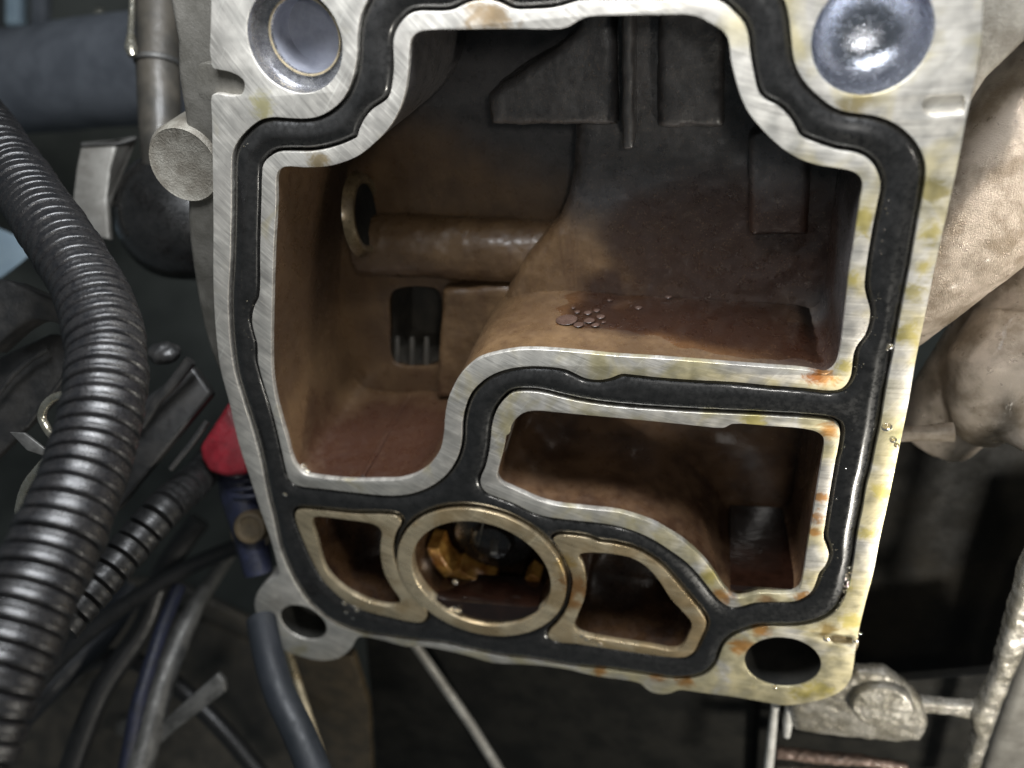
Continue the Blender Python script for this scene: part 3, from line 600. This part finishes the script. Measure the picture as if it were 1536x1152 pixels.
def plane_prism(px, depth, th, name, m, parent, bev=.0):
    f = [CD(x, y, depth if not hasattr(depth, '__len__') else depth[i]) for i, (x, y) in enumerate(px)]
    b = [CD(x, y, (depth if not hasattr(depth, '__len__') else depth[i]))+ez*(0)+Vector((-ez.x, -ez.y, 0))*0+to_dir(th) for i, (x, y) in enumerate(px)]
    N = len(f); mb = MB().add(f+b, [tuple(range(N)), tuple(range(2*N-1, N-1, -1))]+[(i, i+N, (i+1) % N+N, (i+1) % N) for i in range(N)])
    me = mb.mesh(name, 0)
    if bev:
        bm = bmesh.new(); bm.from_mesh(me); bmesh.ops.recalc_face_normals(bm, faces=bm.faces)
        bmesh.ops.bevel(bm, geom=list(bm.edges), offset=bev*.001, segments=3, profile=.5, affect='EDGES', clamp_overlap=True); bm.to_mesh(me); bm.free()
        shade(me, 35)
    return me
def to_dir(th): return Vector((ex.z, ey.z, ez.z))*th             # along the viewing axis, away from the camera
put('tray_panel', plane_prism([(288,548),(318,590),(170,770),(110,770),(150,640)], 243, 5, 'tray_panel', m_plas, Tr, 1.2), m_plas, Tr)
part('tray_edge', sweep([CD(286,541,236), CD(262,572,237), CD(236,600,238), CD(212,640,239)], [1.7, 1.6, 1.4, 1.2], 12), m_plas, Tr)
part('tray_edge', sweep([CD(311,632,240), CD(285,668,240), CD(256,704,240)], [.8, .9, .8], 10), m_plas, Tr)
part('tray_lug', cast(ball(CD(246,530,238), (5, 3.2, 4), 18, 12), .7, 3, .6, 2), m_plas, Tr)
# lever and bracket at far left
Lv = thing('plastic_lever', 'black curved plastic lever arm poking out behind the hose at left edge', 'lever', CD(40, 470, 215))
put('lever_arm', plane_prism([(-20,420),(10,418),(36,430),(62,440),(92,452),(108,470),(113,496),(100,492),(78,482),(48,478),(22,492),(-20,530)], 214, 9, 'lever_arm', m_plas, Lv, 1.4), m_plas, Lv)
put('lever_plate', plane_prism([(-20,545),(20,525),(75,500),(120,505),(120,560),(40,640),(-20,700)], 226, 4, 'lever_plate', m_plas, Lv, .8), m_plas, Lv)
part('lever_rib', sweep([CD(-10,600,222), CD(20,562,222), CD(48,538,222), CD(72,524,222)], .7, 10), m_plas, Lv)
part('lever_rib', sweep([CD(40,640,222), CD(70,600,222), CD(106,552,222)], .6, 10), m_plas, Lv)
Cl = thing('spring_clip', 'shiny bent spring wire clip beside the thick hose', 'wire clip', CD(70, 620, 186))
part('clip_wire', sweep(hose_pts([(112,594,178),(98,593,180),(80,597,182),(67,610,183),(63,626,184),(70,642,184),(81,656,183),(92,668,180)], 6), .95, 14), m_wire, Cl, 80)
part('clip_wire', sweep(hose_pts([(70,690,182),(56,706,184),(42,724,186),(34,742,188),(28,770,190)], 6), [1.0]*6*4+[.8], 14), m_wire, Cl, 80)
put('clip_tab', plane_prism([(13,648),(36,649),(44,655),(70,675),(64,684),(40,676)], 186, 1.0, 'clip_tab', m_steel, Cl, .25), m_steel, Cl)
solo('pale_blue_sheet', MB().add([CD(-30,330,300), CD(0,343,300), CD(34,358,302), CD(58,371,303), CD(30,395,302), CD(4,415,300), CD(-30,430,300)]+[CD(-30,330,303), CD(0,343,303), CD(34,358,305), CD(58,371,306), CD(30,395,305), CD(4,415,303), CD(-30,430,303)],
     [tuple(range(7)), tuple(range(13, 6, -1))]+[(i, (i+1) % 7, (i+1) % 7+7, i+7) for i in range(7)]), m_pale, 'pale blue sheet corner showing blurred behind the thick hose', 'sheet', ang=0)
# pipes and rubber at upper left
Pi = thing('upright_pipe', 'dark steel upright pipe with a raised collar beside the housing top', 'pipe', CD(232, 100, 260))
part('pipe_body', sweep([CD(240,-80,262), CD(237,0,262), CD(237,90,262), CD(240,180,263), CD(250,330,266)], [6.6, 6.6, 6.6, 6.4, 6.0], 40), m_cast_dark, Pi, 60)
part('pipe_collar', sweep([CD(236,90,261), CD(236,93,261), CD(236,97,261)], [6.9, 7.2, 6.8], 40), m_steel, Pi, 60)
part('pipe_seam', sweep([CD(199,-40,254), CD(198,10,254), CD(196,50,254), CD(196,72,253), CD(199,84,253)], [.7, .9, 1.0, 1.9, 1.2], 14), m_wire, Pi, 60)
solo('radiator_hose', sweep(hose_pts([(-160,128,380),(-40,126,372),(60,120,362),(140,110,350),(215,104,340),(290,102,335)], 8), 22, 48), m_blue, 'wide blurred blue grey rubber hose lying across the upper left background', 'hose', ang=80)
solo('rubber_mount', lathe(CD(268, 318, 268), to_dir(-1), [(.01, 12), (8, 11.5), (14, 9.5), (19, 5), (21.5, -1), (20, -16)], 56), m_rub, 'round black rubber mount behind the flat cast boss', 'rubber mount', ang=80)
Bk = thing('steel_bracket', 'short weathered steel bracket strap standing left of the rubber mount', 'bracket', CD(155, 270, 262))
put('bracket_strap', plane_prism([(122,212),(176,208),(166,250),(160,300),(164,360),(118,350),(108,300),(114,250)], 258, 3, 'bracket_strap', m_steel, Bk, .8), m_cast_grey, Bk)
put('bracket_flange', plane_prism([(176,208),(203,204),(184,228),(171,262),(164,310),(160,300),(163,255)], [258,262,262,262,262,258,258], 3, 'bracket_flange', m_steel, Bk, .5), m_cast_grey, Bk)
put('bracket_lip', plane_prism([(120,213),(176,209),(203,203),(203,209),(176,216),(121,219)], [256.5,256.5,260,260,256.5,256.5], 2, 'bracket_lip', m_wire, Bk, .4), m_steel, Bk)
# small connectors under the left edge
o = put('red_plug', plane_prism([(343,600),(372,668),(372,712),(336,716),(312,708),(300,688),(298,670),(318,640)], 250, 12, 'red_plug', m_red, None, 3.0), m_red); meta(o, 'red plastic plug half hidden behind the lower left edge of the housing', 'plug')
Bc = thing('navy_connector', 'dark navy plastic connector hanging below the red plug', 'connector', CD(365, 745, 262))
part('connector_body', sweep([CD(352,690,264), CD(362,740,264), CD(376,800,264), CD(388,860,264)], [6, 6.5, 5.5, 4.5], 20), m_nblue, Bc, 60)
for a in range(3): part('connector_ridge', sweep([CD(344+a*4,722+a*12,258), CD(360+a*4,722+a*12,257), CD(376+a*4,720+a*12,258)], .9, 10), m_nblue, Bc, 60)
Bt = thing('brown_bolt', 'small brown oily bolt head tucked against the lower left edge', 'bolt', CD(376, 792, 262))
part('bolt_head', lathe(CD(374,792,256), to_dir(-1), [(5.2, -8), (5.2, -.8), (4.6, 0), (3.6, .1), (3.2, -.4), (.01, -.5)], 40), m_brown, Bt)
part('bolt_washer', lathe(CD(378,795,262), to_dir(-1), [(6.8, -1), (6.8, 0), (6.3, .3), (4, .3)], 40), m_brown, Bt)
# blurred rods in the lower left
solo('steel_rod', sweep([CD(345,830,322), CD(292,910,300), CD(268,960,292), CD(240,1030,284), (CD(205,1160,272)), CD(190,1230,266)], [2.5, 3.2, 4.0, 4.6, 5.0, 5.4], 24), m_steel, 'blurred grey steel rod slanting down the lower left corner', 'rod', ang=80)
solo('blue_cable', sweep(hose_pts([(268,880,300),(244,940,290),(229,985,284),(218,1020,280),(206,1060,276),(196,1110,273),(180,1200,268)], 6), 2.4, 20), m_nblue, 'short dull blue cable beside the slanting steel rod', 'cable', ang=80)
put_o = put('steel_strip', plane_prism([(196,1126),(246,1080),(326,1010),(336,1022),(338,1038),(262,1096),(205,1150)], 278, 3, 'steel_strip', m_steel, None, .6), m_steel); meta(put_o, 'pale bent steel strip end pointing up to the right at lower left', 'metal strip')
solo('grey_coolant_hose', sweep(hose_pts([(392,930,262),(402,980,254),(420,1040,246),(448,1100,240),(485,1190,234)], 8), [4.6]*33, 28), m_dim, 'slim blue grey hose curving down under the lower left bolt ear', 'hose', ang=80)
solo('dim_hose', sweep(hose_pts([(200,880,330),(150,950,320),(90,1010,310),(20,1080,300)], 8), 6, 24), m_dim, 'dim dark hose blurred behind the thick hose at lower left', 'hose', ang=80)
for pts_, r_, lab in (([(420,800,300),(330,830,300),(230,880,296),(120,960,290),(20,1060,284)], 3.0, 'thin black cable sagging from the housing toward the lower left corner'),
                     ([(300,780,320),(250,850,318),(215,940,314),(150,1040,306),(90,1200,298)], 4.2, 'thicker black cable running down behind the slanting steel rod'),
                     ([(120,1000,330),(170,985,328),(240,1010,326),(330,1090,322),(420,1200,318)], 3.4, 'black cable looping rightward across the bottom left background')):
    solo('wiring_cable', sweep(hose_pts([p for p in pts_], 10), r_, 18), m_hose2, lab, 'cable', 'black cables in the lower left background', ang=80)
Fr = thing('frame_rail', 'dark dirty steel frame rail blurred across the lower left background', 'frame rail', CD(150, 1000, 400))
put('rail_face', plane_prism([(-300,960),(60,900),(250,900),(480,1010),(640,1300),(-300,1400)], 400, 10, 'rail_face', m_cast_dark, Fr, 3), m_cast_dark, Fr)
put('rail_flange', plane_prism([(-300,925),(60,868),(255,868),(490,985),(480,1010),(250,902),(60,902),(-300,962)], 392, 6, 'rail_flange', m_cast_dark, Fr, 2), m_cast_dark, Fr)
for px, py in ((110, 1010), (150, 1030), (190, 1090)): part('rail_bolt', lathe(CD(px, py, 396), to_dir(-1), [(5, -2), (5, 1.5), (4.2, 2.4), (.01, 2.6)], 6), m_steel, Fr, 20)
Rt = thing('radiator_tank', 'dark plastic tank with pale ribs blurred in the upper left corner behind the wide hose', 'tank', CD(60, 20, 470))
put('tank_body', plane_prism([(-300,-300),(230,-300),(230,36),(120,60),(-300,70)], 470, 30, 'tank_body', m_plas, Rt, 4), m_bay, Rt)
for i, px in enumerate((-30, 8, 46)): put('tank_rib', plane_prism([(px,-200),(px+22,-200),(px+20,34),(px-2,36)], 462, 8, 'tank_rib', m_plas, Rt, 1.5), m_pale if i == 1 else m_blue, Rt)
part('glint_ball', ball(CD(150, 22, 440), 3.2, 16, 10), m_wire, Rt, 180)  # shiny ball added for the blurred glint
# ---------------------------------------------------------------- right of the housing: engine castings
E_ = thing('engine_block', 'bright beige sand cast engine block bulging out to the right of the housing', 'engine block', P(1480, 400, -40))
mb = MB()
sweep([P(1700,30,-44), P(1560,190,-42), P(1450,330,-44), P(1300,470,-50), P(1200,560,-52)], [17, 17.5, 17, 15, 13], 40, mb=mb)
sweep([P(1640,380,-62), P(1540,480,-58), P(1450,590,-58), P(1400,650,-60)], [18, 16, 14, 12], 32, mb=mb)
sweep([P(1520,470,-50), P(1500,540,-44), P(1488,600,-44), P(1470,648,-46)], [9, 12.5, 11.5, 7], 32, mb=mb)
sweep([P(1440,612,-46), P(1490,628,-40), P(1540,650,-36), P(1600,678,-34)], [3.5, 4.2, 4.8, 5], 20, mb=mb)
sweep([P(1455,560,-50), P(1440,610,-50), P(1432,650,-50)], [6, 5.5, 5], 20, mb=mb)
part('block_bulge', cast(mb, .9, 14, .25, 7), m_cast, E_, 0).data.polygons.foreach_set('use_smooth', [True]*len(E_.children[0].data.polygons))
part('block_pad', plate(poly([(1468,-90),(1640,-90),(1640,60),(1540,60),(1480,118),(1440,180),(1420,60)], -23), [], -34, -23, 1.2, 4), m_boss, E_)
part('block_ledge', sweep([P(1330,652,-30), P(1380,650,-30), P(1430,648,-30)], [2.2, 2.0, 2.6], 16), m_cast, E_)
part('block_side_shade', plate(poly([(1300,650),(1700,650),(1700,1100),(1250,1100)], -62), [], -66, -62, 1), m_cast_void, E_)
Bkt = thing('mounting_bracket', 'wet oily cast bracket with a round boss below the lower right bolt hole', 'bracket', P(1290, 1060, -20))
bo = poly([(1184,1046),(1240,1040),(1285,1010),(1330,1012),(1365,1036),(1386,1060),(1394,1092),(1384,1114),(1350,1117),(1300,1112),(1240,1106),(1192,1098)], -10)
part('bracket_body', cast(plate(bo, [], -15, -10, 2.0, 3), .4, 4, .3, 2.6), m_wet, Bkt, 180)
dc = P(1322,1056,-9)
part('bracket_boss', cast(lathe(dc, (-.05, .12, 1), [(.01, -4), (8.6, -4), (8.5, 1.0), (7.9, 1.9), (.01, 2.0)], 56), .35, 2, .2, 1.7), m_wet, Bkt, 180)
wo = poly([(1360,1052),(1400,1056),(1470,1062),(1480,1086),(1440,1078),(1400,1072),(1366,1072)], -14)
part('cross_web', cast(plate(wo, [], -17.5, -14, .9, 2), .45, 3, .3, 2), m_wet, Bkt, 180)
ro = poly([(1580,740),(1552,810),(1534,867),(1509,952),(1493,1016),(1474,1060),(1457,1078),(1464,1110),(1449,1160),(1430,1230),(1452,1230),(1474,1152),(1493,1095),(1518,1031),(1536,990),(1560,930),(1610,830)], -12)
part('side_rail', cast(plate(ro, [], -18, -12, 1.6, 3), .5, 4, .35, 3), m_wet, Bkt, 180)
part('left_rail', sweep([P(1163,1058,-16), P(1158,1100,-14), P(1150,1180,-10), P(1146,1230,-8)], [1.3, 1.4, 1.6, 1.6], 20), m_rail, Bkt, 80)
part('left_rail', sweep([P(1184,1062,-14), P(1182,1082,-13), P(1180,1104,-12)], [1.2, 1.5, 1.0], 16), m_rail, Bkt, 80)
part('lower_ledge', cast(sweep([P(1165,1128,-14), P(1230,1136,-14), P(1290,1140,-14), P(1360,1150,-14)], [2.0, 2.1, 1.9, 1.5], 16), .4, 2, .35, 1.6), m_rust, Bkt, 180)
part('lower_ledge', cast(sweep([P(1165,1162,-12), P(1230,1164,-12), P(1300,1172,-12), P(1360,1182,-12)], [3.4, 3.4, 3.2, 2.8], 16), .5, 2, .35, 1.6), m_wet, Bkt, 180)
part('bracket_web', plate(poly([(1140,1040),(1500,1010),(1480,1230),(1130,1230)], -30), [], -34, -30, 1), m_void, Bkt)
solo('side_cover', plate(poly([(1490,1120),(1530,1000),(1570,900),(1700,900),(1700,1230),(1455,1230)], -26), [], -40, -26, 3, 5), m_cast_grey, 'grey metal side cover in the far lower right corner', 'cover')
# ---------------------------------------------------------------- the dark engine bay behind
bayv = [CD(-900,-700,620), CD(2400,-700,620), CD(2400,1900,620), CD(-900,1900,620)]
o = put('engine_bay_wall', MB().add(bayv, [(0, 1, 2, 3)]).mesh('engine_bay_wall', 0), m_bay); o['kind'] = 'structure'
